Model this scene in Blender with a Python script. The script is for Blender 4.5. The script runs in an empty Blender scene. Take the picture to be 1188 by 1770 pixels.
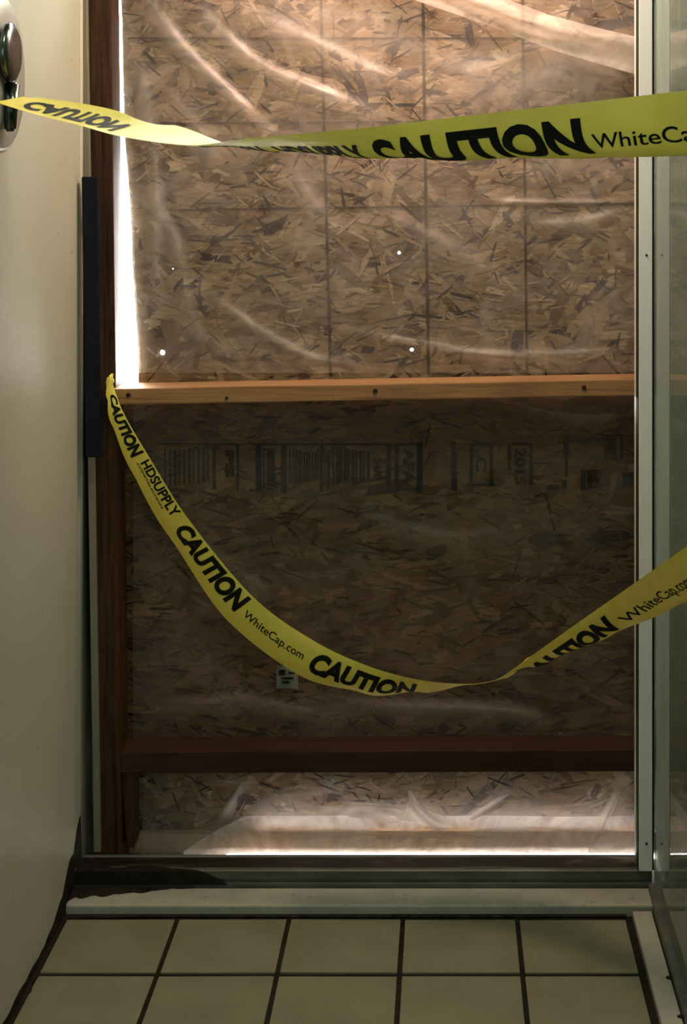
import bpy, bmesh, math, random
from mathutils import Vector, Matrix, noise

# ------------------------------------------------------------------ camera
S = bpy.context.scene
C = S.collection
F, PX, PY, H = 2726.0, 772.0, 327.0, 1.29        # focal length and principal point in pixels of the 1188x1770 frame
cam = bpy.data.cameras.new('camera')
cam.sensor_fit = 'HORIZONTAL'; cam.sensor_width = 36.0
cam.lens = 36.0 * F / 1188.0
cam.shift_x = -(PX - 594.0) / 1188.0
cam.shift_y = -(885.0 - PY) / 1188.0
cam.clip_start = 0.05
co = bpy.data.objects.new('camera', cam); C.objects.link(co)
co.location = (0, 0, H); co.rotation_euler = (math.pi / 2, 0, 0)
S.camera = co

# ------------------------------------------------------------------ light
w = bpy.data.worlds.new('daylight'); S.world = w; w.use_nodes = True
bg = w.node_tree.nodes['Background']
bg.inputs[0].default_value = (1.0, 0.96, 0.92, 1); bg.inputs[1].default_value = 55.0

def area_light(name, loc, target, size, power, col, size_y=None):
    l = bpy.data.lights.new(name, 'AREA'); l.energy = power; l.color = col
    l.size = size
    if size_y: l.shape = 'RECTANGLE'; l.size_y = size_y
    o = bpy.data.objects.new(name, l); C.objects.link(o)
    o.location = loc
    o.rotation_euler = (Vector(target) - Vector(loc)).to_track_quat('-Z', 'Y').to_euler()
    return o
area_light('ceiling_lamp', (0.05, 1.75, 2.36), (0.0, 1.95, 0), 0.35, 7.5, (0.88, 1.0, 0.78))
area_light('doorway_lamp', (-0.06, 2.73, 1.98), (-0.05, 3.0, 1.4), 0.22, 10.5, (1.0, 0.63, 0.48))
area_light('front_fill', (0.50, -0.35, 1.55), (0.1, 2.9, 1.1), 0.6, 7.5, (0.88, 1.0, 0.96), 0.9)  # added soft fill behind the camera, brightens surfaces that face it

S.view_settings.view_transform = 'Standard'
S.view_settings.look = 'None'
S.view_settings.exposure = 0.0
S.view_settings.gamma = 1.0
S.view_settings.use_curve_mapping = False

# ------------------------------------------------------------------ helpers
def at(px, py, Y):
    return Vector(((px - PX) * Y / F, Y, H - (py - PY) * Y / F))

def tag(o, label=None, cat=None, group=None, kind=None):
    if label: o['label'] = label
    if cat: o['category'] = cat
    if group: o['group'] = group
    if kind: o['kind'] = kind
    return o

def base_of(bm):
    xs = [v.co for v in bm.verts]
    return Vector(((min(v.x for v in xs) + max(v.x for v in xs)) / 2,
                   (min(v.y for v in xs) + max(v.y for v in xs)) / 2, min(v.z for v in xs)))

def obj(name, bm, mat, parent=None, smooth=False, recentre=True):
    """link a bmesh given in world coordinates as one object"""
    me = bpy.data.meshes.new(name)
    o = bpy.data.objects.new(name, me); C.objects.link(o)
    if parent is not None:
        o.parent = parent
        p = parent; off = Vector()
        while p is not None:
            off += Vector(p.location); p = p.parent
        bm.transform(Matrix.Translation(-off))
    elif recentre and len(bm.verts):
        b = base_of(bm); bm.transform(Matrix.Translation(-b)); o.location = b
    bmesh.ops.recalc_face_normals(bm, faces=bm.faces) if smooth is not None else None
    bm.to_mesh(me); bm.free()
    if mat: me.materials.append(mat)
    if smooth:
        for p in me.polygons: p.use_smooth = True
    return o

def empty(name, loc, label, cat, group=None):
    o = bpy.data.objects.new(name, None); C.objects.link(o); o.location = loc
    o.empty_display_size = 0.05
    return tag(o, label, cat, group)

def box(x0, x1, y0, y1, z0, z1, bev=0.0, seg=2, bm=None):
    t = bmesh.new()
    r = bmesh.ops.create_cube(t, size=1)
    bmesh.ops.scale(t, vec=(x1 - x0, y1 - y0, z1 - z0), verts=t.verts)
    bmesh.ops.translate(t, vec=((x0 + x1) / 2, (y0 + y1) / 2, (z0 + z1) / 2), verts=t.verts)
    if bev: bmesh.ops.bevel(t, geom=list(t.edges), offset=bev, segments=seg, profile=0.7, affect='EDGES')
    return join(bm, t)

def join(bm, t):
    if bm is None: return t
    me = bpy.data.meshes.new('tmp'); t.to_mesh(me); t.free()
    bm.from_mesh(me); bpy.data.meshes.remove(me)
    return bm

def cyl(p, axis, r, h, n=24, r2=None, bev=0.0, bm=None):
    t = bmesh.new()
    bmesh.ops.create_cone(t, cap_ends=True, segments=n, radius1=r, radius2=r if r2 is None else r2, depth=h)
    if bev:
        es = [e for e in t.edges if abs(e.verts[0].co.z - e.verts[1].co.z) < 1e-6]
        bmesh.ops.bevel(t, geom=es, offset=bev, segments=3, affect='EDGES')
    q = Vector((0, 0, 1)).rotation_difference(Vector(axis).normalized())
    t.transform(Matrix.Translation(Vector(p)) @ q.to_matrix().to_4x4())
    return join(bm, t)

def lathe(prof, p, axis, n=48):
    """prof: (radius, height) pairs along the axis"""
    t = bmesh.new(); rings = []
    for r, h in prof:
        rings.append([t.verts.new((max(r, 1e-5) * math.cos(2 * math.pi * k / n), max(r, 1e-5) * math.sin(2 * math.pi * k / n), h)) for k in range(n)])
    for a, b in zip(rings, rings[1:]):
        for k in range(n): t.faces.new((a[k], a[(k + 1) % n], b[(k + 1) % n], b[k]))
    q = Vector((0, 0, 1)).rotation_difference(Vector(axis).normalized())
    t.transform(Matrix.Translation(Vector(p)) @ q.to_matrix().to_4x4())
    return t

# ------------------------------------------------------------------ materials
class MT:
    def __init__(s, name, rough=0.6, metal=0.0, spec=0.5):
        s.m = bpy.data.materials.new(name); s.m.use_nodes = True
        s.t = s.m.node_tree; s.n = s.t.nodes; s.l = s.t.links
        s.b = s.n['Principled BSDF']; s.out = s.n['Material Output']
        s.b.inputs['Roughness'].default_value = rough; s.b.inputs['Metallic'].default_value = metal
        s.b.inputs['Specular IOR Level'].default_value = spec
    def node(s, typ, **kw):
        n = s.n.new(typ)
        for k, v in kw.items(): setattr(n, k, v)
        return n
    def coords(s, scale=(1, 1, 1), rot=(0, 0, 0), kind='Object'):
        tc = s.node('ShaderNodeTexCoord'); mp = s.node('ShaderNodeMapping')
        mp.inputs['Scale'].default_value = scale; mp.inputs['Rotation'].default_value = rot
        s.l.new(tc.outputs[kind], mp.inputs[0]); return mp.outputs[0]
    def noise(s, vec, scale, detail=4, rough=0.55, dist=0.0):
        n = s.node('ShaderNodeTexNoise'); n.inputs['Scale'].default_value = scale
        n.inputs['Detail'].default_value = detail; n.inputs['Roughness'].default_value = rough
        n.inputs['Distortion'].default_value = dist
        s.l.new(vec, n.inputs['Vector']); return n.outputs['Fac']
    def ramp(s, fac, stops):
        r = s.node('ShaderNodeValToRGB'); e = r.color_ramp.elements
        while len(e) < len(stops): e.new(0.5)
        for el, (p, c) in zip(e, stops):
            el.position = p; el.color = (*c, 1) if len(c) == 3 else c
        s.l.new(fac, r.inputs[0]); return r.outputs[0]
    def mix(s, fac, a, b, mode='MIX'):
        m = s.node('ShaderNodeMix', data_type='RGBA', blend_type=mode)
        for i, v in ((0, fac), (6, a), (7, b)):
            if hasattr(v, 'default_value'): s.l.new(v, m.inputs[i])
            elif i == 0: m.inputs[0].default_value = v
            else: m.inputs[i].default_value = (*v, 1)
        return m.outputs[2]
    def base(s, c):
        if hasattr(c, 'default_value'): s.l.new(c, s.b.inputs['Base Color'])
        else: s.b.inputs['Base Color'].default_value = (*c, 1)
        return s
    def bump(s, fac, strength=0.3, dist=0.002):
        b = s.node('ShaderNodeBump'); b.inputs['Strength'].default_value = strength
        b.inputs['Distance'].default_value = dist
        s.l.new(fac, b.inputs['Height']); s.l.new(b.outputs[0], s.b.inputs['Normal']); return s

def wood(name, scale, light, dark, rough=0.6):
    """scale: noise frequency per axis, small along the grain"""
    m = MT(name, rough, 0, 0.25)
    v = m.coords(scale)
    n1 = m.noise(v, 1.0, 6, 0.6, 0.8)
    n2 = m.noise(v, 4.0, 3, 0.5, 0.2)
    c = m.ramp(n1, [(0.3, dark), (0.48, light), (0.56, tuple(0.75 * a + 0.25 * b for a, b in zip(light, dark))), (0.68, dark)])
    c = m.mix(m.ramp(n2, [(0.35, (0, 0, 0)), (0.75, (0.5, 0.5, 0.5))]), c, dark)
    big = m.noise(m.coords((3, 3, 3)), 1.0, 3)
    c = m.mix(m.ramp(big, [(0.5, (0, 0, 0)), (0.75, (0.55, 0.55, 0.55))]), c, tuple(x * 0.35 for x in dark))
    m.base(c).bump(n1, 0.25, 0.001)
    return m.m

M = {}
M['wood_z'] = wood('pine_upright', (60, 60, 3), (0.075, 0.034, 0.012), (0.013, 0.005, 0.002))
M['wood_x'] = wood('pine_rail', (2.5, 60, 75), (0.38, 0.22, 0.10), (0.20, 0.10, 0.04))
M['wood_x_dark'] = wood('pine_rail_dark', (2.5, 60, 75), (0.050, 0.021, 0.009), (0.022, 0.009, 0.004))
M['wood_plate'] = wood('pine_plate', (2.5, 60, 75), (0.46, 0.33, 0.22), (0.27, 0.17, 0.10))

def strand_mat():
    m = MT('strand', 0.65, 0, 0.25)
    a = m.node('ShaderNodeVertexColor', layer_name='strand_colour')
    v = m.coords((30, 30, 160))
    n = m.noise(v, 1.0, 4, 0.6)
    c = m.mix(1.0, a.outputs[0], m.ramp(n, [(0.3, (0.62, 0.6, 0.58)), (0.7, (1.1, 1.1, 1.1))]), 'MULTIPLY')
    m.base(c).bump(n, 0.4, 0.0006)
    return m.m
M['strand'] = strand_mat()
m = MT('board_core', 0.7, 0, 0.2)
n = m.noise(m.coords((25, 25, 70)), 1.0, 5)
m.base(m.ramp(n, [(0.3, (0.05, 0.032, 0.018)), (0.7, (0.19, 0.125, 0.075))])); M['board'] = m.m

m = MT('stamp_ink', 0.8, 0, 0.1); m.base((0.007, 0.008, 0.006))
n = m.noise(m.coords((1, 1, 1)), 70, 5, 0.65)
tr = m.node('ShaderNodeBsdfTransparent'); mx = m.node('ShaderNodeMixShader')
m.l.new(m.ramp(n, [(0.45, (0.0,) * 3), (0.72, (0.5,) * 3)]), mx.inputs[0])
m.l.new(tr.outputs[0], mx.inputs[2]); m.l.new(m.b.outputs[0], mx.inputs[1]); m.l.new(mx.outputs[0], m.out.inputs[0])
M['ink'] = m.m

def film_mat(name, a, b, col=(0.92, 0.86, 0.80), rough=0.3, gather=0.4):
    """thin milky polythene: more of it is looked through where it is steep to the eye, like any thin sheet"""
    m = MT(name, rough)
    lw = m.node('ShaderNodeLayerWeight'); lw.inputs[0].default_value = 0.5
    n = m.noise(m.coords((9, 9, 9)), 1.0, 4, 0.6, 1.0)
    f1 = m.node('ShaderNodeMath', operation='POWER'); m.l.new(lw.outputs['Facing'], f1.inputs[0]); f1.inputs[1].default_value = 1.5
    f2 = m.node('ShaderNodeMath', operation='MULTIPLY_ADD'); m.l.new(f1.outputs[0], f2.inputs[0]); f2.inputs[1].default_value = b
    hz = m.node('ShaderNodeMath', operation='MULTIPLY'); m.l.new(m.ramp(n, [(0.35, (0.35,) * 3), (0.7, (1.5,) * 3)]), hz.inputs[0]); hz.inputs[1].default_value = a
    ga = m.node('ShaderNodeAttribute', attribute_name='gather_haze')          # fold thickness, plus milkiness put in to carry the foot's glow and upper haze
    gm = m.node('ShaderNodeMath', operation='MULTIPLY_ADD'); m.l.new(ga.outputs['Fac'], gm.inputs[0]); gm.inputs[1].default_value = gather
    m.l.new(hz.outputs[0], gm.inputs[2])
    m.l.new(gm.outputs[0], f2.inputs[2]); f2.use_clamp = True
    d = m.node('ShaderNodeBsdfDiffuse'); d.inputs[0].default_value = (*col, 1)
    t = m.node('ShaderNodeBsdfTranslucent'); t.inputs[0].default_value = (*col, 1)
    g = m.node('ShaderNodeBsdfGlossy'); g.inputs[0].default_value = (1, 1, 1, 1); g.inputs['Roughness'].default_value = rough
    tr = m.node('ShaderNodeBsdfTransparent')
    dt = m.node('ShaderNodeMixShader'); dt.inputs[0].default_value = 0.5
    m.l.new(d.outputs[0], dt.inputs[1]); m.l.new(t.outputs[0], dt.inputs[2])
    dg = m.node('ShaderNodeMixShader'); dg.inputs[0].default_value = 0.05
    m.l.new(dt.outputs[0], dg.inputs[1]); m.l.new(g.outputs[0], dg.inputs[2])
    mx = m.node('ShaderNodeMixShader'); m.l.new(f2.outputs[0], mx.inputs[0])
    m.l.new(tr.outputs[0], mx.inputs[1]); m.l.new(dg.outputs[0], mx.inputs[2]); m.l.new(mx.outputs[0], m.out.inputs[0])
    return m.m
M['film'] = film_mat('clear_film', 0.22, 0.4, gather=0.30)
M['film_low'] = film_mat('clear_film_low', 0.11, 0.6, (0.94, 0.82, 0.73), gather=0.36)  # pinkish tint stands in for light bounced off the wood
M['film_hem'] = film_mat('hem_film', 0.7, 0.3, (0.95, 0.84, 0.76))  # same bounce light tinted into the hem
M['film_loose'] = film_mat('loose_film', 0.55, 0.45)

m = MT('painted_wall', 0.5, 0, 0.35)
v = m.coords((1, 1, 1)); n = m.noise(v, 5, 4); n2 = m.noise(v, 260, 2)
c = m.mix(m.ramp(n, [(0.35, (0, 0, 0)), (0.7, (0.45,) * 3)]), (0.51, 0.54, 0.43), (0.45, 0.475, 0.37))
sp = m.noise(v, 75, 2, 0.5)
c = m.mix(m.ramp(sp, [(0.74, (0, 0, 0)), (0.77, (0.8,) * 3)]), c, (0.16, 0.15, 0.10))
m.base(c).bump(n2, 0.15, 0.001); M['wall'] = m.m
m = MT('plain_wall', 0.7); n = m.noise(m.coords((1, 1, 1)), 6, 4)
m.base(m.ramp(n, [(0.3, (0.27, 0.30, 0.24)), (0.7, (0.34, 0.36, 0.29))])); M['room'] = m.m

m = MT('mould', 0.8, 0, 0.2); n = m.noise(m.coords((1, 1, 1)), 60, 5)
m.base(m.ramp(n, [(0.3, (0.005, 0.005, 0.003)), (0.75, (0.022, 0.020, 0.012))])); M['mould'] = m.m

m = MT('floor_tile', 0.38, 0, 0.4)
oi = m.node('ShaderNodeObjectInfo'); v = m.coords((1, 1, 1)); va = m.node('ShaderNodeVectorMath', operation='ADD')
mu = m.node('ShaderNodeVectorMath', operation='SCALE'); m.l.new(oi.outputs['Location'], mu.inputs[0]); mu.inputs['Scale'].default_value = 3.7
m.l.new(v, va.inputs[0]); m.l.new(mu.outputs[0], va.inputs[1])
n = m.noise(va.outputs[0], 9, 5, 0.6); n2 = m.noise(va.outputs[0], 45, 4, 0.6, 1.5); n3 = m.noise(va.outputs[0], 230, 2)
c = m.ramp(n, [(0.3, (0.165, 0.172, 0.105)), (0.7, (0.235, 0.24, 0.150))])
c = m.mix(m.ramp(n2, [(0.62, (0, 0, 0)), (0.72, (0.55,) * 3)]), c, (0.20, 0.15, 0.09))
m.base(c).bump(n3, 0.08, 0.001); M['tile'] = m.m
m = MT('grout', 0.9, 0, 0.2); n = m.noise(m.coords((1, 1, 1)), 40, 4)
m.base(m.ramp(n, [(0.3, (0.006, 0.006, 0.003)), (0.7, (0.020, 0.018, 0.011))])); M['grout'] = m.m

m = MT('threshold_tile', 0.4, 0, 0.4); v = m.coords((1, 1, 1)); n = m.noise(v, 14, 5, 0.65); n2 = m.noise(v, 60, 4, 0.6)
c = m.ramp(n, [(0.3, (0.31, 0.335, 0.27)), (0.7, (0.44, 0.465, 0.38))])
c = m.mix(m.ramp(n2, [(0.62, (0, 0, 0)), (0.7, (0.6,) * 3)]), c, (0.14, 0.12, 0.08))
m.base(c).bump(n2, 0.2, 0.001); M['sill'] = m.m

m = MT('aluminium', 0.45, 0.1, 0.5); v = m.coords((1, 1, 1)); n = m.noise(v, 120, 3); n2 = m.noise(v, 22, 4)
c = m.mix(m.ramp(n2, [(0.6, (0, 0, 0)), (0.75, (0.4,) * 3)]), (0.86, 0.92, 0.90), (0.72, 0.77, 0.74))
m.base(c).bump(n, 0.05, 0.0005); M['alu'] = m.m
m = MT('dirty_track', 0.55, 0.2, 0.4); v = m.coords((1.2, 6, 6)); n = m.noise(v, 3.5, 5, 0.6, 0.6)
m.base(m.ramp(n, [(0.50, (0.010, 0.009, 0.006)), (0.58, (0.05, 0.045, 0.03)), (0.68, (0.20, 0.18, 0.13))])); M['track_dirt'] = m.m
m = MT('track_metal', 0.5, 0.3, 0.5); n = m.noise(m.coords((2, 10, 10)), 3, 5)
m.base(m.ramp(n, [(0.3, (0.06, 0.07, 0.055)), (0.7, (0.16, 0.18, 0.15))])); M['track'] = m.m
m = MT('beige_jamb', 0.5); n = m.noise(m.coords((8, 8, 2)), 4, 4)
m.base(m.ramp(n, [(0.3, (0.17, 0.165, 0.11)), (0.7, (0.27, 0.26, 0.18))])); M['jamb'] = m.m
m = MT('black_rubber', 0.7); m.base((0.012, 0.014, 0.012)); M['rubber'] = m.m
m = MT('black_powder_coat', 0.65, 0, 0.15); n = m.noise(m.coords((1, 1, 1)), 90, 3)
m.base(m.ramp(n, [(0.3, (0.006, 0.007, 0.010)), (0.7, (0.010, 0.013, 0.020))])); M['black'] = m.m
m = MT('chrome', 0.38, 0.6); m.base((0.50, 0.51, 0.44)); M['chrome'] = m.m
m = MT('dark_chrome', 0.22, 1.0); n = m.noise(m.coords((1, 1, 1)), 25, 4)
m.base(m.ramp(n, [(0.3, (0.06, 0.07, 0.065)), (0.7, (0.16, 0.18, 0.17))])); M['darkchrome'] = m.m
m = MT('nail_steel', 0.5, 0.8); m.base((0.05, 0.04, 0.035)); M['nail'] = m.m
m = MT('label_paper', 0.6); n = m.noise(m.coords((30, 30, 60)), 1.5, 3)
m.base(m.ramp(n, [(0.35, (0.22, 0.23, 0.21)), (0.6, (0.42, 0.44, 0.41))])); M['paper'] = m.m

m = MT('yellow_tape', 0.42, 0, 0.35); v = m.coords((1, 1, 1)); n = m.noise(v, 30, 4)
m.base(m.ramp(n, [(0.3, (0.90, 0.77, 0.11)), (0.7, (0.97, 0.86, 0.17))])).bump(n, 0.15, 0.002)
t = m.node('ShaderNodeBsdfTranslucent'); t.inputs[0].default_value = (0.65, 0.58, 0.08, 1)
mx = m.node('ShaderNodeMixShader'); mx.inputs[0].default_value = 0.12
m.l.new(m.b.outputs[0], mx.inputs[1]); m.l.new(t.outputs[0], mx.inputs[2]); m.l.new(mx.outputs[0], m.out.inputs[0])
M['tape'] = m.m
m = MT('tape_ink', 0.65, 0, 0.15); m.base((0.010, 0.012, 0.008)); M['tape_ink'] = m.m

m = MT('glass', 0.02); m.base((0.90, 0.97, 0.94))
m.b.inputs['Transmission Weight'].default_value = 1.0; m.b.inputs['IOR'].default_value = 1.5
df = m.node('ShaderNodeBsdfDiffuse'); df.inputs[0].default_value = (0.22, 0.30, 0.25, 1)      # green haze put in the colour to mute the reflection, like the room beyond
mx = m.node('ShaderNodeMixShader'); m.l.new(m.ramp(m.noise(m.coords((1, 2, 1)), 5, 5), [(0.3, (0.30,) * 3), (0.7, (0.48,) * 3)]), mx.inputs[0])
m.l.new(m.b.outputs[0], mx.inputs[1]); m.l.new(df.outputs[0], mx.inputs[2]); m.l.new(mx.outputs[0], m.out.inputs[0])
M['glass'] = m.m

# ------------------------------------------------------------------ the setting
XW = -0.680            # face of the left wall
XG = 0.378             # inner face of the glass screen
YF = 2.945             # face of the studs
YB = 3.045             # face of the strand board

def struct(name, bm, mat, parent=None, label=None, smooth=False):
    o = obj(name, bm, mat, parent, smooth)
    if parent is None: o['kind'] = 'structure'
    if label: o['label'] = label
    return o

floor = struct('floor', box(-0.9, 1.9, -0.8, 3.044, -0.12, -0.0032), M['grout'])
floor['label'] = 'shower floor of beige square tiles with dark grout'
# floor tiles: five columns, rows run from the threshold towards the camera
cols = [XW + 0.004] + [(x - PX) * 2.80 / F for x in (309, 501, 697, 894, 1084)]
G = 0.004
random.seed(5)
meshes = {}
for c in range(5):
    x0, x1 = cols[c] + (G if c else 0.006), cols[c + 1] - G
    t = box(-(x1 - x0) / 2, (x1 - x0) / 2, -0.0938, 0.0938, -0.006, 0.0, 0.0022, 2)
    me = bpy.data.meshes.new('tile'); t.to_mesh(me); t.free(); me.materials.append(M['tile'])
    meshes[c] = ((x0 + x1) / 2, me)
YT = 2.792
for r in range(8):
    for c in range(5):
        cx, me = meshes[c]
        o = bpy.data.objects.new('tile', me); C.objects.link(o); o.parent = floor
        o.location = Vector((cx, YT - 0.1 - 0.2003 * r, random.uniform(-0.0005, 0.0005))) - Vector(floor.location)
        o.rotation_euler = (random.uniform(-0.002, 0.002), random.uniform(-0.002, 0.002), random.uniform(-0.003, 0.003))

wl = struct('wall_left', box(-0.86, XW, -0.8, 2.94, -0.006, 2.42, 0.004, 2), M['wall'])
wl['label'] = 'pale painted side wall of the shower stall'
# rounded corner bead on the wall's free end
t = cyl((XW - 0.005, 2.936, 1.2), (0, 0, 1), 0.008, 2.36, 16)
struct('corner_bead', t, M['wall'], wl, smooth=True)
# black mould creeping up from the wall's foot: a thin ragged crust on the wall
def ragged(fn, u0, u1, n, m_, lift, axis_fn):
    bm = bmesh.new(); vs = []
    for i in range(n + 1):
        u = u0 + (u1 - u0) * i / n
        hgt = fn(u)
        vs.append([bm.verts.new(axis_fn(u, hgt * j / m_, lift * (1 - (j / m_) ** 2) + 0.0003)) for j in range(m_ + 1)])
    for a, b in zip(vs, vs[1:]):
        for j in range(m_): bm.faces.new((a[j], b[j], b[j + 1], a[j + 1]))
    return bm
def mould_h(y):
    base = 0.014 + 0.15 * max(0, (y - 2.62) / 0.32) ** 2.2
    return base * (0.75 + 0.9 * abs(noise.noise(Vector((y * 9, 3.1, 0))))) + 0.002 * noise.noise(Vector((y * 40, 1, 0)))
struct('mould_crust', ragged(mould_h, 2.30, 2.938, 90, 5, 0.0015, lambda u, h, l: (XW + l, u, h)), M['mould'], wl, smooth=None)
struct('mould_crust', ragged(lambda y: 0.010 + 0.006 * noise.noise(Vector((y * 40, 7, 0))), 1.4, 2.80, 90, 2, 0.0012, lambda u, h, l: (XW + h, u, l)), M['mould'], wl, smooth=None)

struct('wall_back', box(-0.9, XW - 0.006, 2.945, 3.12, -0.006, 2.42), M['wall'])
struct('leak_filler', box(XW - 0.006, -0.6575, 3.038, 3.12, -0.1, 2.42), M['room'])  # unseen filler behind the jamb, added to shut out a daylight leak
struct('wall_right', box(1.75, 1.9, -0.8, 3.12, -0.006, 2.42), M['room'])
struct('wall_front', box(-0.9, 1.9, -0.95, -0.8, -0.006, 2.42), M['room'])
struct('ceiling', box(-0.9, 1.9, -0.95, 3.12, 2.42, 2.5), M['room'])
hb = box(XW - 0.006, 0.41, 2.945, 3.12, 2.02, 2.42)
struct('trim_1', hb, M['room'])
rb = box(0.41, 1.75, 2.90, 3.12, -0.006, 2.42)
struct('wall_back_right', rb, M['room'])

# threshold of pale tile with a rounded front lip
t = box(XW + 0.002, 0.3725, 2.803, 2.873, -0.006, 0.0175, 0.006, 4)
th = struct('trim_2', t, M['sill'], smooth=False)
th['label'] = 'pale threshold ledge across the shower opening'
struct('mould_crust', ragged(lambda x: (0.052 * max(0, (-0.50 - x) / 0.18) ** 0.8 + 0.006) * (0.7 + 0.8 * abs(noise.noise(Vector((x * 30, 9, 0))))), -0.677, -0.46, 60, 4, 0.0012,
       lambda u, h, l: (u, 2.8735 - h, 0.0175 + l)), M['mould'], th, smooth=None)
struct('mould_crust', ragged(lambda x: 0.007 + 0.010 * max(0, (-0.5 - x) / 0.18) + 0.005 * noise.noise(Vector((x * 50, 4, 0))), -0.677, 0.32, 200, 2, 0.001,
       lambda u, h, l: (u, 2.8035 - h, 0.0005 + l)), M['mould'], th, smooth=None)
# low pale curb beside the glass
t = box(0.330, 0.364, 0.95, 2.797, -0.006, 0.010, 0.003, 3)
cb = struct('trim_3', t, M['sill']); cb['label'] = 'pale curb strip under the glass screen'
for yy, rr in ((2.56, 0.008), (2.44, 0.007)):
    struct('mould_spot', cyl((0.363, yy, 0.0103), (0, 0, 1), rr, 0.0014, 14, rr * 0.6), M['mould'], cb)

# door track: stepped aluminium profile on the threshold
def extr_x(prof, x0, x1):
    bm = bmesh.new()
    a = [bm.verts.new((x0, y, z)) for y, z in prof]; b = [bm.verts.new((x1, y, z)) for y, z in prof]
    k = len(prof)
    for i in range(k): bm.faces.new((a[i], a[(i + 1) % k], b[(i + 1) % k], b[i]))
    bm.faces.new(a); bm.faces.new(b)
    return bm
tk = empty('door_track', (-0.15, 2.905, 0.0), 'grimy low metal door track lying across the threshold', 'door track')
prof = [(2.876, -0.004), (2.876, 0.024), (2.880, 0.026), (2.880, 0.030), (2.876, 0.032), (2.876, 0.046), (2.879, 0.0478),
        (2.888, 0.0478), (2.889, 0.046), (2.934, 0.046), (2.936, 0.049), (2.941, 0.049), (2.941, -0.004)]
obj('track_profile', extr_x(prof, XW + 0.001, 0.375), M['track'], tk)
bm = bmesh.new()
obj('grime', box(XW + 0.003, 0.348, 2.8895, 2.9335, 0.0462, 0.0472), M['track_dirt'], tk)

def over_track(u, h, l):
    if h < 0.026: return (u, 2.8745 - l * 0.3, 0.022 + h)
    return (u, 2.8745 + (h - 0.026), 0.0480 + l * 0.4)
obj('grime', ragged(lambda x: (0.085 * max(0, (-0.40 - x) / 0.28) ** 0.6) * (0.75 + 0.5 * noise.noise(Vector((x * 14, 2, 0)))) + 0.001, -0.677, -0.40, 60, 14, 0.0015, over_track), M['mould'], tk, smooth=None)
LEAN = 0.0125
def lean(bm, z0=1.65, k=LEAN):
    for v in bm.verts: v.co.x += (z0 - v.co.z) * k
    return bm
# beige jamb strip between wall and stud, following the leaning stud
t = lean(box(-0.683, -0.671, 2.9415, 2.955, 0.053, 2.02, 0.001, 1), k=0.0155)
j = struct('trim_4', t, M['jamb']); j['label'] = 'narrow beige jamb strip beside the wooden stud'

# ------------------------------------------------------------------ timber framing
def board_sub(x0, x1, y0, y1, z0, z1, axis, bev=0.0025):
    t = box(x0, x1, y0, y1, z0, z1, bev, 2)
    return t
t = lean(board_sub(-0.6735, -0.6295, YF + 0.011, YF + 0.090, 0.004, 2.02, 'z'), k=0.0125)
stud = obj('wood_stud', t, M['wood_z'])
tag(stud, 'upright brown wooden stud between the pale wall and the boards', 'wood stud')
# knots / nail heads on stud side
def nail(parent, p, axis, r=0.004):
    return obj('nail_head', cyl(p, axis, r, 0.002, 12), M['nail'], parent)

def tilt_rail(bm, xc, k):
    for v in bm.verts: v.co.z += (v.co.x - xc) * k
    return bm
mz = (0.9173 + 0.9356) / 2
t = tilt_rail(board_sub(-0.632, 0.409, YF - 0.002, YF + 0.089, mz - 0.030, mz, 'x'), -0.12, 0.0185)
rail = obj('wood_rail', t, M['wood_x'])
tag(rail, 'orange-brown wooden rail across the middle, between upper and lower boards', 'wood rail')
for px, py in ((222, 683), (649, 676), (1010, 670), (392, 688)):
    p = at(px, py, YF - 0.0025); nail(rail, p, (0, -1, 0), 0.0045 if px != 392 else 0.003)
t = tilt_rail(board_sub(-0.612, 0.409, YF + 0.010, YF + 0.090, 0.197, 0.237, 'x'), -0.12, 0.004)
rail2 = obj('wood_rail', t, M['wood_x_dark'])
tag(rail2, 'dark reddish wooden rail low down, above the glowing bottom strip', 'wood rail')
for px, py in ((505, 1318), (885, 1316)):
    nail(rail2, at(px, py, YF + 0.0095), (0, -1, 0), 0.005)
t = bmesh.new()
t = board_sub(-0.612, -0.588, YF + 0.020, YF + 0.075, 0.052, 0.196, 'z', 0.002)
for v in t.verts:
    if v.co.z < 0.12 and v.co.x < -0.6: v.co.x += 0.010
tag(obj('wood_block', t, M['wood_z']), 'short upright wood block under the low rail at the left', 'wood block')
t = board_sub(-0.655, 0.409, YB - 0.020, YB - 0.0030, 0.0155, 0.0525, 'x', 0.0015)
plate = obj('bottom_plate', t, M['wood_plate'])
tag(plate, 'pale bottom plate glowing behind plastic just above the door track', 'wood plate')

t = box(-0.655, -0.36, YB + 0.0006, YB + 0.0035, -0.006, 0.0518)
for v in t.verts:
    if v.co.x > -0.4 and v.co.z < 0: v.co.x = -0.44
t2 = box(-0.655, -0.30, YB - 0.022, YB - 0.011, -0.0032, 0.0153)
for v in t2.verts:
    if v.co.x > -0.4 and v.co.z > 0: v.co.z = 0.001; v.co.y -= 0.0
obj('light_block_wedge', t, M['wood_plate'], plate); obj('light_block_strip', t2, M['wood_plate'], plate)  # unseen blocks added to keep daylight out of the slot's left end

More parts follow.
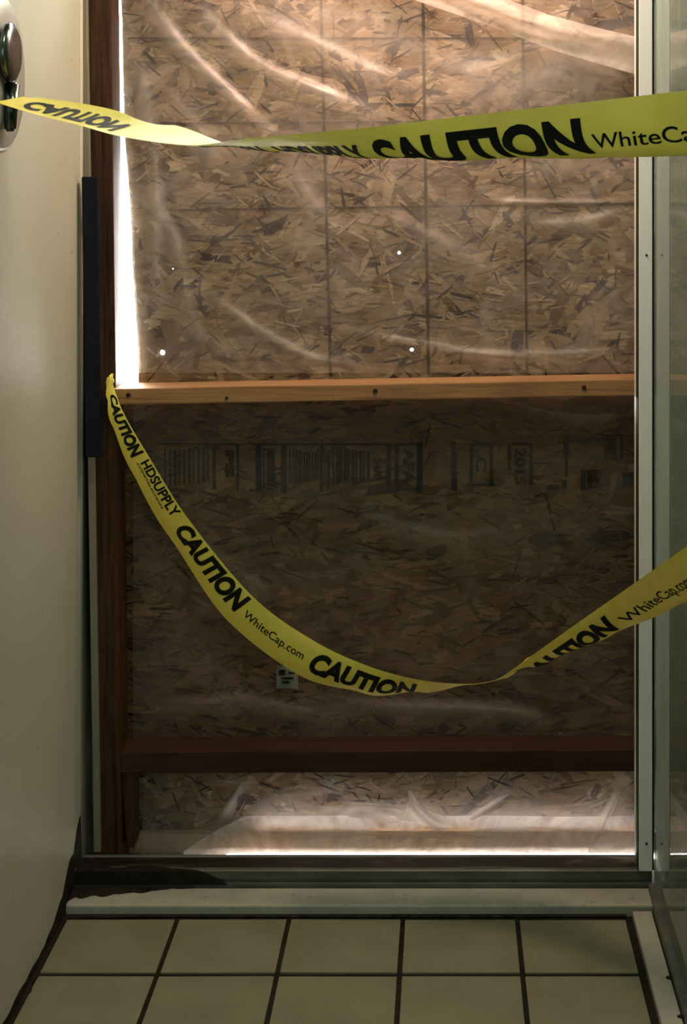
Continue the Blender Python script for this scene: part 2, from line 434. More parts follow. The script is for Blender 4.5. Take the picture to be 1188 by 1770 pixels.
# ------------------------------------------------------------------ strand boards
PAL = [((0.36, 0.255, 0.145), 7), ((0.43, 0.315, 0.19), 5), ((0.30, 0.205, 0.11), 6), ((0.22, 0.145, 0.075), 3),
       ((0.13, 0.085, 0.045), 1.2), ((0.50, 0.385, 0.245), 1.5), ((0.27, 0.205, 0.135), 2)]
def strand_mesh(inside, x0, x1, z0, z1, n, yface, seed, spread=0.55, tone=(1, 1, 1), contrast=1.0, holes=()):
    rnd = random.Random(seed)
    bm = bmesh.new(); col = bm.loops.layers.float_color.new('strand_colour')
    cols_, wts = zip(*PAL)
    for i in range(n):
        big = i / n
        L = rnd.uniform(0.04, 0.125) * (1.2 - 0.5 * big); W = rnd.uniform(0.010, 0.036) * (1.15 - 0.55 * big)
        if big > 0.72: L *= rnd.uniform(0.25, 0.9); W *= rnd.uniform(0.10, 0.30)
        a = rnd.gauss(0, spread)
        if rnd.random() < 0.15: a = rnd.uniform(-1.5, 1.5)
        cx, cz = rnd.uniform(x0, x1), rnd.uniform(z0, z1)
        k = rnd.choices(cols_, wts)[0]
        if big > 0.72 and rnd.random() < 0.5: k = (0.09, 0.06, 0.036)
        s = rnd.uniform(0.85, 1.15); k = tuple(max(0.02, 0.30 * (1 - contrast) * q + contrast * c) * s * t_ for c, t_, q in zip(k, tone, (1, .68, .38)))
        ca, sa = math.cos(a), math.sin(a)
        y = yface + 0.0030 * (1 - big) - 0.0002 * rnd.random()
        if any(abs((hx - cx) * ca + (hz - cz) * sa) < L * 0.56 + hr and abs((hz - cz) * ca - (hx - cx) * sa) < W * 0.6 + hr for hx, hz, hr in holes): continue
        pts = []
        for u, v in ((-1, -0.7), (-0.4, -1), (0.45, -0.95), (1, -0.6), (0.85, 0.1), (1, 0.75), (0.3, 1), (-0.5, 0.9), (-1, 0.6), (-0.82, 0)):
            uu = u * L / 2 * rnd.uniform(0.75, 1.1); vv = v * W / 2 * rnd.uniform(0.6, 1.15)
            pts.append((cx + uu * ca - vv * sa, y + rnd.uniform(-0.0004, 0.0004), cz + uu * sa + vv * ca))
        if not all(inside(p[0], p[2]) for p in pts): continue
        f = bm.faces.new([bm.verts.new(p) for p in pts])
        for l in f.loops: l[col] = (*k, 1)
    return bm

def board_with_holes(outline, holes, y0, y1):
    """flat board in XZ with round holes right through"""
    bm = bmesh.new(); edges = []
    def loop(pts):
        vs = [bm.verts.new((x, y0, z)) for x, z in pts]
        for a, b in zip(vs, vs[1:] + vs[:1]): edges.append(bm.edges.new((a, b)))
    loop(outline)
    for x, z, r in holes: loop([(x + r * math.cos(k * math.pi / 4), z + r * math.sin(k * math.pi / 4)) for k in range(8)])
    bmesh.ops.triangle_fill(bm, edges=edges, use_beauty=True)
    r = bmesh.ops.extrude_face_region(bm, geom=list(bm.faces))
    bmesh.ops.translate(bm, vec=(0, y1 - y0, 0), verts=[v for v in r['geom'] if isinstance(v, bmesh.types.BMVert)])
    return bm

def px_xz(px, py, Y=YB):
    p = at(px, py, Y); return p.x, p.z
ul_top, ul_bot = px_xz(212, -250), px_xz(239, 662)
zt = 1.90
xt = ul_top[0] + (zt - ul_top[1]) / (ul_bot[1] - ul_top[1]) * (ul_bot[0] - ul_top[0])
zb = 0.905
xb = ul_bot[0]
mid = px_xz(233, 500)
holes = []
for px, py, r in ((280, 610, 0.0048), (712, 605, 0.0036), (690, 437, 0.0030), (298, 465, 0.0016)):
    x, z = px_xz(px, py); holes.append((x, z, r))
up = empty('strand_board', (-0.1, YB + 0.006, zb), 'upper strand board with ruled grid lines, above the middle rail', 'strand board')
EDGE = [px_xz(*q) for q in ((205, -330), (209.5, 0), (214.5, 230), (224, 350), (230, 500), (239, 640), (240, 720))]
def edge_x(z):
    for (xa, za), (xc, zc) in zip(EDGE, EDGE[1:]):
        if zc <= z <= za: return xa + (xc - xa) * (za - z) / (za - zc)
    return EDGE[0][0] if z > EDGE[0][1] else EDGE[-1][0]
def in_up(x, z):
    return edge_x(z) + 0.001 < x < 0.407 and zb + 0.001 < z < zt - 0.002 and all((x - hx) ** 2 + (z - hz) ** 2 > (hr + 0.001) ** 2 for hx, hz, hr in holes)
jag = [(edge_x(zb + (zt - zb) * k / 24) + 0.002 * noise.noise(Vector((k * 1.7, 0, 0))), zb + (zt - zb) * k / 24) for k in range(25)]
obj('board_panel', board_with_holes([(0.409, zb), (0.409, zt)] + jag[::-1], holes, YB + 0.0035, YB + 0.0145), M['board'], up, smooth=False)
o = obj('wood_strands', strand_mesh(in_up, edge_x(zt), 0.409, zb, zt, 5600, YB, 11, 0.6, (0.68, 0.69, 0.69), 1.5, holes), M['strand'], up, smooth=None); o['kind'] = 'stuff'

m = MT('rule_line', 0.8, 0, 0.1); m.base((0.03, 0.025, 0.018))
tr = m.node('ShaderNodeBsdfTransparent'); mx = m.node('ShaderNodeMixShader')
m.l.new(m.ramp(m.noise(m.coords((1, 1, 1)), 24, 4), [(0.38, (0.05,) * 3), (0.72, (0.65,) * 3)]), mx.inputs[0])
m.l.new(tr.outputs[0], mx.inputs[2]); m.l.new(m.b.outputs[0], mx.inputs[1]); m.l.new(mx.outputs[0], m.out.inputs[0])
M['rule'] = m.m
def strip_px(x0, y0, x1, y1, wpx, Y):
    a, b = at(x0, y0, Y), at(x1, y1, Y); d = (b - a).normalized(); nrm = Vector((-d.z, 0, d.x)) * (wpx * Y / F / 2)
    bm = bmesh.new(); n = 12
    vs = [(bm.verts.new(a.lerp(b, i / n) + nrm * (1 + 0.25 * noise.noise(Vector((i * 0.9, x0, y0))))), bm.verts.new(a.lerp(b, i / n) - nrm)) for i in range(n + 1)]
    for p, q in zip(vs, vs[1:]): bm.faces.new((p[0], p[1], q[1], q[0]))
    return bm
YL = YB - 0.0012
for x0, y0, x1, y1, w_ in ((551, -150, 572, 652, 5), (729, -150, 741, 645, 5.5), (902, -150, 911, 642, 4.5),
                           (222, 66, 915, 66, 3), (225, 214, 560, 212, 3.5), (560, 212, 910, 208, 2.5), (250, 364, 1098, 352, 4)):
    obj('ruled_line', strip_px(x0, y0, x1, y1, w_, YL), M['rule'], up, smooth=None)

lo = empty('strand_board', (-0.1, YB + 0.006, 0.055), 'lower strand board printed with dark grade stamps, below the middle rail', 'strand board')
zt2 = 0.899
holes2 = [(*px_xz(*q), 0.0011) for q in ((745, 1255), (932, 1249), (969, 1269), (300, 1236), (1086, 1262))]
def in_lo(x, z): return -0.654 < x < 0.406 and 0.217 < z < zt2
obj('board_panel', board_with_holes([(-0.656, 0.216), (0.408, 0.216), (0.408, zt2), (-0.656, zt2)], holes2, YB + 0.0035, YB + 0.0145), M['board'], lo, smooth=False)
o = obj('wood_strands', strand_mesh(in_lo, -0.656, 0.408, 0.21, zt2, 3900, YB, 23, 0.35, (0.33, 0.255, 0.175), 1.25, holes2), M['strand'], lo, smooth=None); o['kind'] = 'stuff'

b3 = empty('strand_board', (-0.1, YB + 0.006, 0.055), 'foot of the lower strand board, coloured paler as if lit, above the bottom plate', 'strand board')
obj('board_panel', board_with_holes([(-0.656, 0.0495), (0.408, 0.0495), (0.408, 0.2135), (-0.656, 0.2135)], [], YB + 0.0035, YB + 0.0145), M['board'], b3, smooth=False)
o = obj('wood_strands', strand_mesh(lambda x, z: -0.654 < x < 0.406 and 0.051 < z < 0.2125, -0.656, 0.408, 0.049, 0.215, 1000, YB, 31, 0.5, (0.9, 0.88, 0.86), 1.2), M['strand'], b3, smooth=None); o['kind'] = 'stuff'  # paler tone than the board above paints the bottom glow into the wood

# grade stamps, printed flat; the words run downwards
def text_bm(s, bold=0.0, shear=0.0):
    cu = bpy.data.curves.new('t', 'FONT'); cu.body = s; cu.size = 1.0; cu.offset = bold; cu.shear = shear; cu.resolution_u = 4
    o = bpy.data.objects.new('t', cu); C.objects.link(o)
    dg = bpy.context.evaluated_depsgraph_get(); ev = o.evaluated_get(dg)
    me = ev.to_mesh(); bm = bmesh.new(); bm.from_mesh(me); ev.to_mesh_clear()
    bpy.data.objects.remove(o); bpy.data.curves.remove(cu)
    bmesh.ops.remove_doubles(bm, verts=bm.verts, dist=1e-5)
    xs = [v.co.x for v in bm.verts]; ys = [v.co.y for v in bm.verts]
    x0, x1, y0, y1 = min(xs), max(xs), min(ys), max(ys)
    for v in bm.verts: v.co = ((v.co.x - x0) / (x1 - x0), (v.co.y - y0) / (y1 - y0), 0)
    return bm
YI = YB - 0.0014
def rect_px(bm, x0, y0, x1, y1):
    return bm.faces.new([bm.verts.new(at(x, y, YI)) for x, y in ((x0, y0), (x1, y0), (x1, y1), (x0, y1))])
def text_px(bm, s, x0, y0, x1, y1, bold=0.02, turned=True):
    t = text_bm(s, bold)
    for v in t.verts:
        u, w_ = v.co.x, v.co.y
        px, py = (x0 + (x1 - x0) * w_, y0 + (y1 - y0) * u) if turned else (x0 + (x1 - x0) * u, y1 - (y1 - y0) * w_)
        v.co = at(px, py, YI)
    return join(bm, t)
stamps = [
 ([(435,766,731,770),(442,770,452,849),(455,772,457,845),(486,768,496,852),(462,779,475,834),(458,835,484,838),(500,776,503,836)]
  + [(506 + k * 4.7, 776 + (k * 37) % 9, 508.6 + k * 4.7 + (k % 3) * .7, 838 - (k * 23) % 11) for k in range(10)]
  + [(553,768,558,850),(561,774,563,838),(566,782,570,845)] + [(575 + k * 6.6, 772 + (k * 31) % 10, 578 + k * 6.6 + (k % 2) * 2.5, 840 - (k * 17) % 14) for k in range(10)]
  + [(668,769,676,848),(682,768,690,848),(721,764,731,851),(692,844,722,847)], [('APA', 697, 774, 716, 838, 0.05), ('24/0', 646, 790, 660, 829, 0.03)]),
 ([(275,766,411,769),(368,769,373,846),(409,768,413,848)] + [(284 + k * 8.2, 774 + (k * 7) % 5, 287 + k * 8.2 + (k % 3), 842 - (k * 13) % 12) for k in range(10)], [('PS', 389, 778, 405, 826, 0.06)]),
 ([(780,766,786,846),(783,780,790,849),(778,764,788,769)], []),
 ([(810,766,855,770),(812,770,818,838),(846,770,853,840),(808,836,856,840)], [('C', 822, 790, 842, 815, 0.03)]),
 ([(876,766,923,770),(878,770,883,812),(915,770,922,838)], [('2015', 890, 775, 910, 838, 0.03)]),
 ([(974,756,984,792),(977,780,982,824),(945,838,966,846),(972,830,980,844)], []),
 ([(1037,751,1077,754),(1073,754,1077,795),(1050,792,1077,796)], [('M', 1045, 757, 1066, 774, 0.08), ('E', 1045, 774, 1066, 793, 0.08)]),
 ([(1076,816,1101,841)], []),
 ([(1004,812,1012,846),(1016,813,1024,842)], [('M', 1013, 812, 1036, 834, 0.08)]),
]
for rects, texts in stamps:
    bm = bmesh.new()
    for r in rects: rect_px(bm, *r)
    for t in texts: bm = text_px(bm, *t)
    obj('ink_stamp', bm, M['ink'], lo, smooth=None)

# ------------------------------------------------------------------ plastic film
def seg_d(px, py, pts):
    best, tt = 1e9, 0; n = len(pts) - 1
    for i in range(n):
        (ax, ay), (bx, by) = pts[i], pts[i + 1]
        dx, dy = bx - ax, by - ay; q = ((px - ax) * dx + (py - ay) * dy) / (dx * dx + dy * dy); qc = min(1, max(0, q))
        ex, ey = px - ax - dx * qc, py - ay - dy * qc
        d = math.hypot(ex, ey)
        if d < best:
            best = d if (dx * ey - dy * ex) >= 0 else -d; tt = (i + qc) / n
            best_abs = d
            sgn = best; best = d; keep = sgn
    return keep, tt
def gather(o, field, foot=0.0, head=0.0):
    at_ = o.data.attributes.new('gather_haze', 'FLOAT', 'POINT'); off = o.matrix_basis.translation + (o.parent.location if o.parent else Vector())
    for i, v in enumerate(o.data.vertices):
        p = v.co + off
        at_.data[i].value = min(1.0, (foot * max(0.1, min(1, (p.x + 0.56) / 0.16)) * max(0, min(1, (0.125 - p.z) / 0.06)) if foot else 0) + (head * max(0, min(1, (p.z - 0.68) / 0.2)) if head else 0) + field(PX + p.x * F / 3.02, PY + (H - p.z) * F / 3.02) / 0.013)
def film(x0, x1, z0, z1, nx, nz, yfn):
    bm = bmesh.new(); g = []
    for j in range(nz + 1):
        row = []
        for i in range(nx + 1):
            x = x0 + (x1 - x0) * i / nx; z = z0 + (z1 - z0) * j / nz
            row.append(bm.verts.new((x, yfn(x, z), z)))
        g.append(row)
    for a, b in zip(g, g[1:]):
        for i in range(nx): bm.faces.new((a[i], a[i + 1], b[i + 1], b[i]))
    return bm
def smooth_line(p, n=5):
    out = []
    for i in range(len(p) - 1):
        q = [p[max(0, i - 1)], p[i], p[i + 1], p[min(len(p) - 1, i + 2)]]
        for k in range(n):
            t = k / n
            out.append(tuple(0.5 * (2 * q[1][c] + (q[2][c] - q[0][c]) * t + (2 * q[0][c] - 5 * q[1][c] + 4 * q[2][c] - q[3][c]) * t * t
                                    + (3 * q[1][c] - q[0][c] - 3 * q[2][c] + q[3][c]) * t ** 3) for c in (0, 1)))
    return out + [p[-1]]
def ridge_field(ridges, bx):
    boxes = []; ridges = [(smooth_line(p), wd, amp) for p, wd, amp in ridges]
    for pts, wd, amp in ridges:
        xs = [p[0] for p in pts]; ys = [p[1] for p in pts]
        boxes.append((min(xs) - 4 * wd, max(xs) + 4 * wd, min(ys) - 4 * wd, max(ys) + 4 * wd))
    def f(px, py):
        h = 0
        for (pts, wd, amp), b in zip(ridges, boxes):
            if b[0] < px < b[1] and b[2] < py < b[3]:
                d, t = seg_d(px, py, pts)
                taper = min(1, 3 * t, 3 * (1 - t)); taper = taper * taper * (3 - 2 * taper)
                # steep on one side, soft on the other, like a fold under tension
                ww = wd * (0.75 if d < 0 else 1.6)
                h += abs(amp) * max(0, taper) * math.exp(-(d / ww) ** 2)
        return h
    return f
ridU = [([(225, -40), (300, 66), (400, 166), (490, 248)], 15, 0.011),
        ([(310, -20), (426, 97), (536, 151), (690, 212)], 15, 0.011),
        ([(380, -30), (439, 25), (595, 101), (662, 130), (800, 142)], 20, 0.009),
        ([(255, 120), (330, 210), (380, 300)], 13, 0.004),
        ([(480, 270), (556, 370), (600, 420)], 17, 0.006),
        ([(600, 340), (700, 390), (785, 430), (850, 468), (940, 545)], 17, 0.006),
        ([(345, 495), (400, 540), (480, 590), (560, 626), (690, 640)], 10, 0.007),
        ([(560, 560), (640, 580), (760, 600), (913, 622), (1085, 640)], 8, 0.005),
        ([(700, 605), (850, 612), (1000, 612), (1099, 604)], 6, 0.005),
        ([(850, 347), (940, 349), (1100, 349)], 4, 0.007),
        ([(900, 392), (1010, 384), (1100, 356)], 12, 0.006),
        ([(240, 300), (300, 420), (330, 560), (420, 650)], 14, 0.004),
        ([(660, 60), (800, 130), (920, 90), (1010, 30)], 32, 0.008),
        ([(800, 210), (900, 160), (1000, 120), (1120, 130)], 34, 0.007),
        ([(930, 40), (1020, 90), (1110, 150)], 40, 0.008),
        ([(450, 10), (600, 40), (720, 30)], 30, 0.005),
        ([(870, 320), (960, 290), (1100, 300)], 20, 0.004),
        ([(240, 640), (420, 652), (560, 640)], 9, 0.006),
        ([(220, 20), (265, 300), (255, 640)], 16, 0.005)]
fU = ridge_field(ridU, None)
def yU(x, z):
    Y = YB - 0.006
    px, py = PX + x * F / 3.02, PY + (H - z) * F / 3.02
    h = fU(px, py)
    h += 0.0035 * (0.5 + 0.5 * noise.noise(Vector((x * 5, z * 7, 0.3)))) + 0.0016 * (0.5 + 0.5 * noise.noise(Vector((x * 26 + z * 9, z * 20, 2.0))))
    e = min(1, (z - 0.935) / 0.03)
    return Y - h * max(0.05, e)
ps = empty('plastic_sheet', (-0.1, 3.03, 0.93), 'clear creased plastic film over the upper strand board', 'plastic sheet')
gather(obj('film', film(-0.630, 0.406, 0.936, 2.02, 300, 300, yU), M['film'], ps, smooth=True), fU)

ridL = [([(428, 1342), (404, 1385), (376, 1430)], 5, 0.010),
        ([(524, 1348), (600, 1366), (680, 1375)], 4, 0.006),
        ([(700, 1355), (730, 1398), (782, 1428)], 7, 0.012),
        ([(690, 1380), (740, 1420), (782, 1430)], 4, 0.008),
        ([(782, 1428), (860, 1384), (905, 1362)], 4, 0.006),
        ([(1082, 1344), (1060, 1390), (1030, 1440), (1012, 1482)], 5, 0.012),
        ([(470, 1400), (560, 1370), (640, 1410), (700, 1425)], 9, 0.006),
        ([(560, 1420), (650, 1395), (760, 1440)], 9, 0.005),
        ([(240, 1360), (262, 1420), (300, 1475)], 9, 0.006),
        ([(380, 1439), (700, 1438), (1010, 1436)], 5, 0.006),
        ([(880, 700), (1000, 720), (1095, 716)], 8, 0.006),
        ([(300, 900), (420, 1000), (480, 1040)], 12, 0.003),
        ([(600, 880), (760, 930), (900, 920)], 12, 0.004),
        ([(500, 1210), (700, 1225), (900, 1235), (960, 1270)], 14, 0.008),
        ([(250, 1230), (420, 1215), (620, 1260)], 14, 0.006)]
fL = ridge_field(ridL, None)
def yL(x, z):
    px, py = PX + x * F / 3.02, PY + (H - z) * F / 3.02
    h = fL(px, py) + 0.0035 * (0.5 + 0.5 * noise.noise(Vector((x * 5, z * 6, 4.3)))) + 0.0014 * (0.5 + 0.5 * noise.noise(Vector((x * 22, z * 26, 6.0))))
    if z < 0.19:      # below the low rail it bellies forward to the track
        s = (0.19 - z) / 0.14
        return YB - 0.007 - h * 1.0 - 0.027 * s ** 1.6 * (0.9 + 0.1 * math.sin(x * 9))
    e = 1 if z > 0.25 else 0.15
    return YB - 0.006 - h * e
pl = empty('plastic_sheet', (-0.1, 3.0, 0.05), 'clear plastic film over the lower board, puffed out and glowing at the foot', 'plastic sheet')
fl = film(-0.604, 0.406, 0.0120, 0.898, 300, 270, yL)
for v in fl.verts:
    if v.co.z < 0.22: v.co.x = 0.406 - (0.406 - v.co.x) * 0.988 * (0.990 if v.co.z < 0.20 else 1)
gather(obj('film', fl, M['film_low'], pl, smooth=True), fL, 0.8, 0.18)
# doubled hem along the foot
def yhem(x, z):
    s = (0.19 - z) / 0.14
    return YB - 0.0115 - 0.027 * s ** 1.6 * (0.9 + 0.1 * math.sin(x * 9)) - 0.003 * (0.5 + 0.5 * noise.noise(Vector((x * 12, z * 30, 1))))
def hem_top(x): return 0.0905 + 0.0015 * noise.noise(Vector((x * 6, 0, 0))) - 0.06 * max(0, (-0.38 - x) / 0.12) ** 1.3
hm = film(-0.50, 0.404, 0.0, 1.0, 180, 12, lambda x, z: 0)
for v in hm.verts:
    z = 0.0110 + (hem_top(v.co.x) - 0.011) * v.co.z
    v.co.z = z; v.co.y = yhem(v.co.x, z)
obj('hem', hm, M['film_hem'], pl, smooth=True)
# turned-up corner of the film at bottom right: a second thickness with a hem
def quad_sheet(c, nx, nz, Yfn):
    bm = bmesh.new(); g = []
    for j in range(nz + 1):
        row = []
        for i in range(nx + 1):
            u, v = i / nx, j / nz
            px = (1 - v) * ((1 - u) * c[0][0] + u * c[1][0]) + v * ((1 - u) * c[3][0] + u * c[2][0])
            py = (1 - v) * ((1 - u) * c[0][1] + u * c[1][1]) + v * ((1 - u) * c[3][1] + u * c[2][1])
            row.append(bm.verts.new(at(px, py, Yfn(u, v))))
        g.append(row)
    for a, b in zip(g, g[1:]):
        for i in range(nx): bm.faces.new((a[i], a[i + 1], b[i + 1], b[i]))
    return bm
obj('turned_corner', quad_sheet([(1045, 1435), (1125, 1441), (1125, 1482), (1012, 1482)], 16, 8,
    lambda u, v: 2.955 - 0.006 * v + 0.004 * noise.noise(Vector((u * 3, v * 2, 0)))), M['film_loose'], pl, smooth=True)

# bunched loose sheet sweeping across the top right corner
def flap_pt(u, v):
    # u runs along the band, v across it; control lines in picture pixels at their own depth
    top = [(520, -230), (700, -110), (860, -8), (950, 26), (1050, 52), (1130, 70)]
    bot = [(430, -150), (600, -62), (722, 2), (850, 46), (960, 88), (1130, 138)]
    n = len(top) - 1; k = min(n - 1e-6, u * n); i = int(k); f = k - i
    a = Vector(top[i]).lerp(Vector(top[i + 1]), f); b = Vector(bot[i]).lerp(Vector(bot[i + 1]), f)
    p = a.lerp(b, v)
    crease = 0.010 * math.sin(v * 3.1416 * 2.2 + 2.2 * noise.noise(Vector((u * 2.2, v, 0)))) + 0.005 * abs(noise.noise(Vector((u * 5, v * 2.4 + u * 2, 3))))
    belly = 0.020 * math.sin(math.pi * v)
    return at(p.x, p.y, 2.992 - belly - crease)
bm = bmesh.new(); g = []
for j in range(25):
    g.append([bm.verts.new(flap_pt(i / 110, j / 24)) for i in range(111)])
for a, b in zip(g, g[1:]):
    for i in range(110): bm.faces.new((a[i], a[i + 1], b[i + 1], b[i]))
fo = obj('plastic_flap', bm, M['film_loose'], None, smooth=True)
tag(fo, 'milky loose plastic flap sagging across the top right corner', 'plastic sheet')

# ------------------------------------------------------------------ glass screen on the right
gs = empty('shower_screen', (XG, 2.0, 0.0), 'glass shower screen with pale metal post, on the right', 'shower screen')
obj('frame_post', box(0.3505, 0.3745, 2.868, 2.942, 0.0495, 2.02, 0.0012, 2), M['alu'], gs)
obj('gasket', box(0.3485, 0.3505, 2.872, 2.900, 0.0495, 2.02), M['rubber'], gs)
obj('seal_strip', box(0.3747, 0.3785, 2.872, 2.895, 0.05, 2.02), M['rubber'], gs)
obj('glass_pane', box(XG, XG + 0.008, 0.98, 2.866, 0.030, 2.02), M['glass'], gs)
obj('bottom_rail', box(0.3665, 0.392, 0.96, 2.866, -0.004, 0.0285, 0.0015, 2), M['track'], gs)
obj('frame_post', box(0.372, 0.392, 0.955, 0.979, 0.029, 2.02, 0.0012, 2), M['alu'], gs)
for z in (0.10, 1.17): obj('screw', cyl((0.3640, 2.8675, z), (0, -1, 0), 0.0022, 0.0016, 10), M['nail'], gs)

# ------------------------------------------------------------------ black pull bar
pbx = empty('pull_bar', (-0.655, 2.915, 0.796), 'long black vertical pull bar with tape tied to it, at the left jamb', 'handle')
def lean_bar(bm): return lean(bm, 1.31, 0.014)
obj('bar', lean_bar(box(-0.671, -0.641, 2.898, 2.922, 0.797, 1.313, 0.004, 3)), M['black'], pbx)
for z in (0.86, 1.25):
    obj('standoff', lean_bar(cyl((-0.655, 2.9395, z), (0, 1, 0), 0.007, 0.036, 16)), M['black'], pbx, smooth=False)

# ------------------------------------------------------------------ shower valve on the left wall
vy, vz = 2.405, H - (128 - PY) * 2.42 / F
sv = empty('shower_valve', (XW, vy, vz), 'round shower valve with dark domed knob on the left wall', 'shower valve')
obj('escutcheon', lathe([(0.118, 0.0), (0.118, 0.003), (0.112, 0.007), (0.085, 0.0085), (0.045, 0.010), (0.0, 0.010)], (XW, vy, vz), (1, 0, 0)), M['chrome'], sv, smooth=True)
obj('knob', lathe([(0.030, 0.009), (0.036, 0.011), (0.044, 0.013), (0.047, 0.017), (0.045, 0.022), (0.034, 0.027), (0.016, 0.029), (0.0, 0.029)], (XW, vy - 0.012, vz + 0.030), (1, 0, 0)), M['darkchrome'], sv, smooth=True)
bm = bmesh.new()
t = cyl((XW + 0.019, vy - 0.012, vz - 0.052), (0, 0.12, 1), 0.009, 0.075, 20, 0.012, 0.003)
obj('lever', t, M['darkchrome'], sv, smooth=True)

# ------------------------------------------------------------------ paper label
c = at(497, 1170, 3.026)
lb = empty('paper_label', (c.x, c.y, c.z - 0.024), 'small whitish paper label stuck low on the board', 'label')
bm = bmesh.new(); g = []
for j in range(7): g.append([bm.verts.new((c.x - 0.021 + 0.042 * i / 6, c.y + 0.0015 * math.sin(i * .9 + j * .5), c.z - 0.0225 + 0.045 * j / 6)) for i in range(7)])
for a, b in zip(g, g[1:]):
    for i in range(6): bm.faces.new((a[i], a[i + 1], b[i + 1], b[i]))
r = bmesh.ops.solidify(bm, geom=list(bm.faces), thickness=0.0004)
obj('paper', bm, M['paper'], lb)
bm = bmesh.new()
for x0, x1, z0, z1 in ((-.016, -.004, .004, .014), (-.012, .012, -.004, .000), (.002, .014, .006, .010), (-.010, .004, -.012, -.008)):
    bm.faces.new([bm.verts.new((c.x + x, c.y - 0.0022, c.z + z)) for x, z in ((x0, z0), (x1, z0), (x1, z1), (x0, z1))])
obj('smudged_print', bm, M['ink'], lb, smooth=None)

# ------------------------------------------------------------------ caution tape
CAM = Vector((0, 0, H))
class Ribbon:
    """stations: (px, py, depth, angle at edge A, angle at edge B, width). The section leaves edge A at the first
    angle (0 = down the picture, 90 = straight back) and bends evenly to the second."""
    def __init__(s, st, per=24):
        s.rows = []
        n = len(st)
        def cr(a, b, c, d, t): return 0.5 * ((2 * b) + (-a + c) * t + (2 * a - 5 * b + 4 * c - d) * t * t + (-a + 3 * b - 3 * c + d) * t ** 3)
        pts = []
        for i in range(n - 1):
            q = [st[max(0, i - 1)], st[i], st[i + 1], st[min(n - 1, i + 2)]]
            for k in range(per):
                t = k / per
                v = [cr(q[0][c], q[1][c], q[2][c], q[3][c], t) for c in range(3)]
                sm = t * t * (3 - 2 * t)
                v += [st[i][c] + (st[i + 1][c] - st[i][c]) * sm for c in range(3, 6)]
                pts.append(v)
        pts.append(list(st[-1]))
        s.px = [p[0] for p in pts]
        s.P = [at(p[0], p[1], p[2]) for p in pts]
        s.par = pts
        s.u = [0]
        for a, b in zip(s.P, s.P[1:]): s.u.append(s.u[-1] + (b - a).length)
        s.frames = []
        for i in range(len(pts)):
            T = (s.P[min(i + 1, len(pts) - 1)] - s.P[max(i - 1, 0)]).normalized()
            V = (s.P[i] - CAM).normalized(); B = (V - T * V.dot(T)).normalized(); D = B.cross(T).normalized()
            s.frames.append((T, B, D))
    def row(s, i, v, lift=0.0):
        T, B, D = s.frames[i]; a0, a1, W = (math.radians(s.par[i][3]), math.radians(s.par[i][4]), s.par[i][5])
        k = a1 - a0
        if abs(k) < 1e-4: c, q = math.cos(a0) * v, math.sin(a0) * v
        else: c, q = (math.sin(a0 + k * v) - math.sin(a0)) / k, -(math.cos(a0 + k * v) - math.cos(a0)) / k
        p = s.P[i] + (D * c + B * q) * W
        if lift:
            a = a0 + k * v; p += (D * math.sin(a) - B * math.cos(a)) * lift     # face turned to the eye at angle 0
        return p
    def point(s, u, v, lift=0.0):
        lo_, hi = 0, len(s.u) - 1
        u = min(max(u, 0), s.u[-1] - 1e-6)
        while hi - lo_ > 1:
            m_ = (lo_ + hi) // 2
            if s.u[m_] <= u: lo_ = m_
            else: hi = m_
        f = (u - s.u[lo_]) / max(1e-9, s.u[hi] - s.u[lo_])
        return s.row(lo_, v, lift).lerp(s.row(hi, v, lift), f)
    def u_at(s, px):
        for i in range(len(s.px) - 1):
            if s.px[i] <= px <= s.px[i + 1]:
                f = (px - s.px[i]) / max(1e-9, s.px[i + 1] - s.px[i]); return s.u[i] + f * (s.u[i + 1] - s.u[i])
        return s.u[-1] if px > s.px[-1] else 0
    def sheet(s, nv=14, th=0.0):
        bm = bmesh.new(); g = [[bm.verts.new(s.row(i, j / nv)) for j in range(nv + 1)] for i in range(len(s.P))]
        for a, b in zip(g, g[1:]):
            for j in range(nv): bm.faces.new((a[j], a[j + 1], b[j + 1], b[j]))
        return bm
    def word(s, text, pxa, pxb, v0, v1, bold, shear, sweep=0.0, lift=0.0005):
        ua, ub = s.u_at(pxa), s.u_at(pxb)
        out = None
        for sg in (1, -1):
            t = text_bm(text, bold, shear)
            t.normal_update()
            nu = max(8, int((ub - ua) / 0.004))
            for k in range(1, nu):
                bmesh.ops.bisect_plane(t, geom=list(t.verts) + list(t.edges) + list(t.faces), plane_co=(k / nu, 0, 0), plane_no=(1, 0, 0))
            for k in range(1, 8):
                bmesh.ops.bisect_plane(t, geom=list(t.verts) + list(t.edges) + list(t.faces), plane_co=(0, k / 8, 0), plane_no=(0, 1, 0))
            for v in t.verts:
                v.co = s.point(ua + (ub - ua) * (v.co.x + sweep * max(0, 0.6 - v.co.y) ** 2), v1 - (v1 - v0) * v.co.y, sg * lift)
            out = t if out is None else join(out, t)
        return out

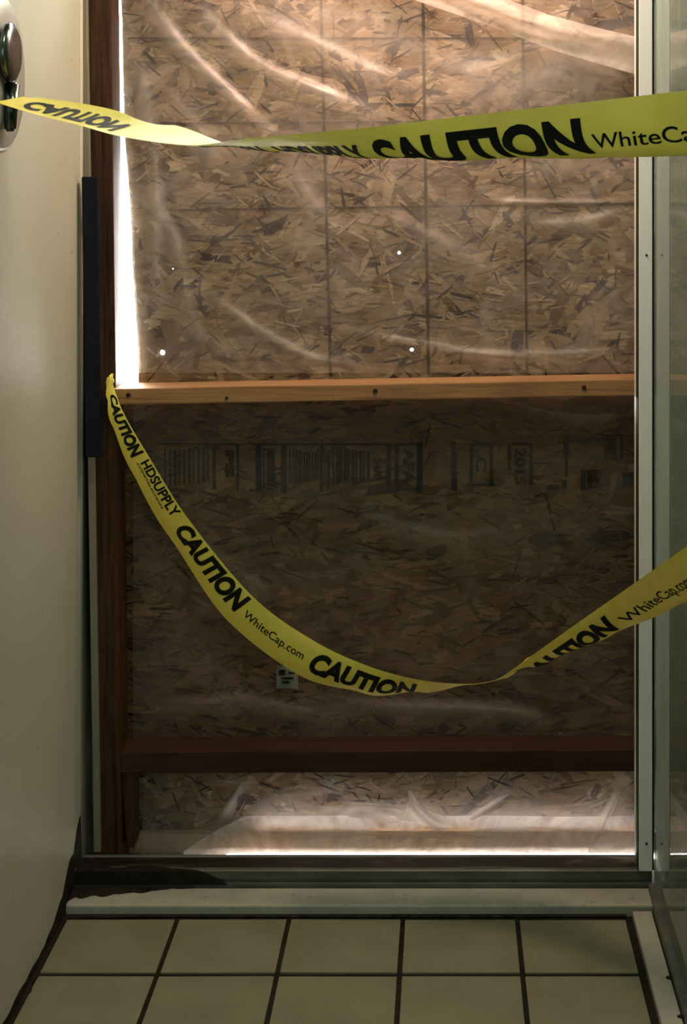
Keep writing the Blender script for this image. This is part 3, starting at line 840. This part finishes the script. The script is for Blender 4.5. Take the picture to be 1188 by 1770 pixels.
def make_tape(label, ribbon, words, base):
    root = empty('caution_tape', base, label, 'tape')
    sh = obj('tape_strip', ribbon.sheet(), M['tape'], root, smooth=True)
    for args in words:
        obj('lettering', ribbon.word(*args), M['tape_ink'], root, smooth=None)
    return root
WT = 0.0762
U = Ribbon([(-8, 176, 2.322, 112, 112, 0.060), (12, 183, 2.312, 108, 116, 0.072), (70, 200, 2.28, 108, 124, WT), (135, 216, 2.22, 108, 124, WT), (215, 237, 2.14, 106, 118, WT),
            (330, 251, 1.97, 84, 100, WT), (430, 239, 1.82, 40, 122, WT), (620, 222, 1.55, 8, 122, WT), (800, 201, 1.48, 0, 98, WT),
            (1000, 178, 1.42, -4, 84, WT), (1188, 157, 1.385, -6, 72, WT), (1420, 136, 1.24, -6, 50, WT), (1740, 110, 0.995, -6, 20, WT)])
make_tape('upper yellow caution tape stretched across the opening to the shower valve', U, [
    ('CAUTION', 18, 178, 0.16, 0.72, 0.055, 0.28), ('CAUTION', 318, 428, 0.18, 0.74, 0.055, 0.28),
    ('HDSUPPLY', 446, 604, 0.22, 0.62, 0.03, 0.1), ('CAUTION', 622, 1000, 0.17, 0.755, 0.045, 0.12, 0.10),
    ('WhiteCap.com', 1012, 1268, 0.40, 0.72, 0.006, 0.0)], (-0.3, 1.9, 1.35))
Lw = Ribbon([(194, 658, 2.896, 20, 30, 0.011), (201, 682, 2.890, 10, 30, 0.019), (217, 720, 2.880, 20, 50, 0.035), (258, 790, 2.866, 25, 58, 0.054), (325, 896, 2.850, 30, 62, 0.067),
             (436, 1030, 2.82, 25, 48, WT), (540, 1106, 2.795, 16, 48, WT), (636, 1151, 2.775, 20, 80, WT), (724, 1175, 2.76, 50, 100, WT),
             (800, 1182, 2.75, 86, 92, WT), (845, 1178, 2.74, 89, 91, WT), (870, 1168, 2.725, 82, 104, WT), (920, 1133, 2.68, 18, 135, WT), (1000, 1076, 2.58, 0, 92, WT),
             (1090, 1013, 2.45, -4, 62, WT), (1188, 944, 2.10, -4, 28, WT), (1300, 866, 1.62, -4, 8, WT), (1500, 735, 1.20, -4, 4, WT), (1640, 650, 1.04, -4, 0, WT)])
tp = make_tape('lower yellow caution tape tied to the black bar and sagging in a loop', Lw, [
    ('CAUTION', 200, 252, 0.06, 0.66, 0.055, 0.28), ('HDSUPPLY', 258, 316, 0.05, 0.42, 0.03, 0.1), ('CONSTRUCTION', 256, 302, 0.48, 0.56, 0.03, 0.0),
    ('CAUTION', 326, 438, 0.06, 0.66, 0.055, 0.28), ('WhiteCap.com', 442, 540, 0.34, 0.62, 0.008, 0.0),
    ('CAUTION', 552, 722, 0.16, 0.76, 0.055, 0.28), ('CAUTION', 868, 1036, 0.18, 0.72, 0.055, 0.28),
    ('WhiteCap.com', 1044, 1160, 0.39, 0.72, 0.006, 0.0)], (-0.2, 2.8, 0.37))
# wraps of tape knotted round the bar
def wrap(zc, seed, wid):
    bm = bmesh.new(); n = 36; rows = []
    for k in range(n):
        a = 2 * math.pi * k / n; c, s_ = math.cos(a), math.sin(a)
        row = []
        for j in range(7):
            q = j / 6 - 0.5
            rr = 0.0058 * (1.15 - 1.6 * q * q) * (1 + 0.45 * noise.noise(Vector((c * 2.2, s_ * 2.2, seed + q * 3))))
            row.append(bm.verts.new((KX + c * rr, 2.905 + s_ * rr * 1.2, zc + wid * q + 0.004 * c + 0.003 * noise.noise(Vector((c * 3, s_ * 3, seed))))))
        rows.append(row)
    for k in range(n):
        a, b = rows[k], rows[(k + 1) % n]
        for j in range(6): bm.faces.new((a[j], a[j + 1], b[j + 1], b[j]))
    return bm
KX = at(190, 664, 2.905).x
zk = at(185, 664, 2.9).z
obj('knot_wrap', wrap(zk + 0.004, 1, 0.022), M['tape'], tp, smooth=True)
obj('knot_wrap', wrap(zk - 0.017, 5, 0.018), M['tape'], tp, smooth=True)
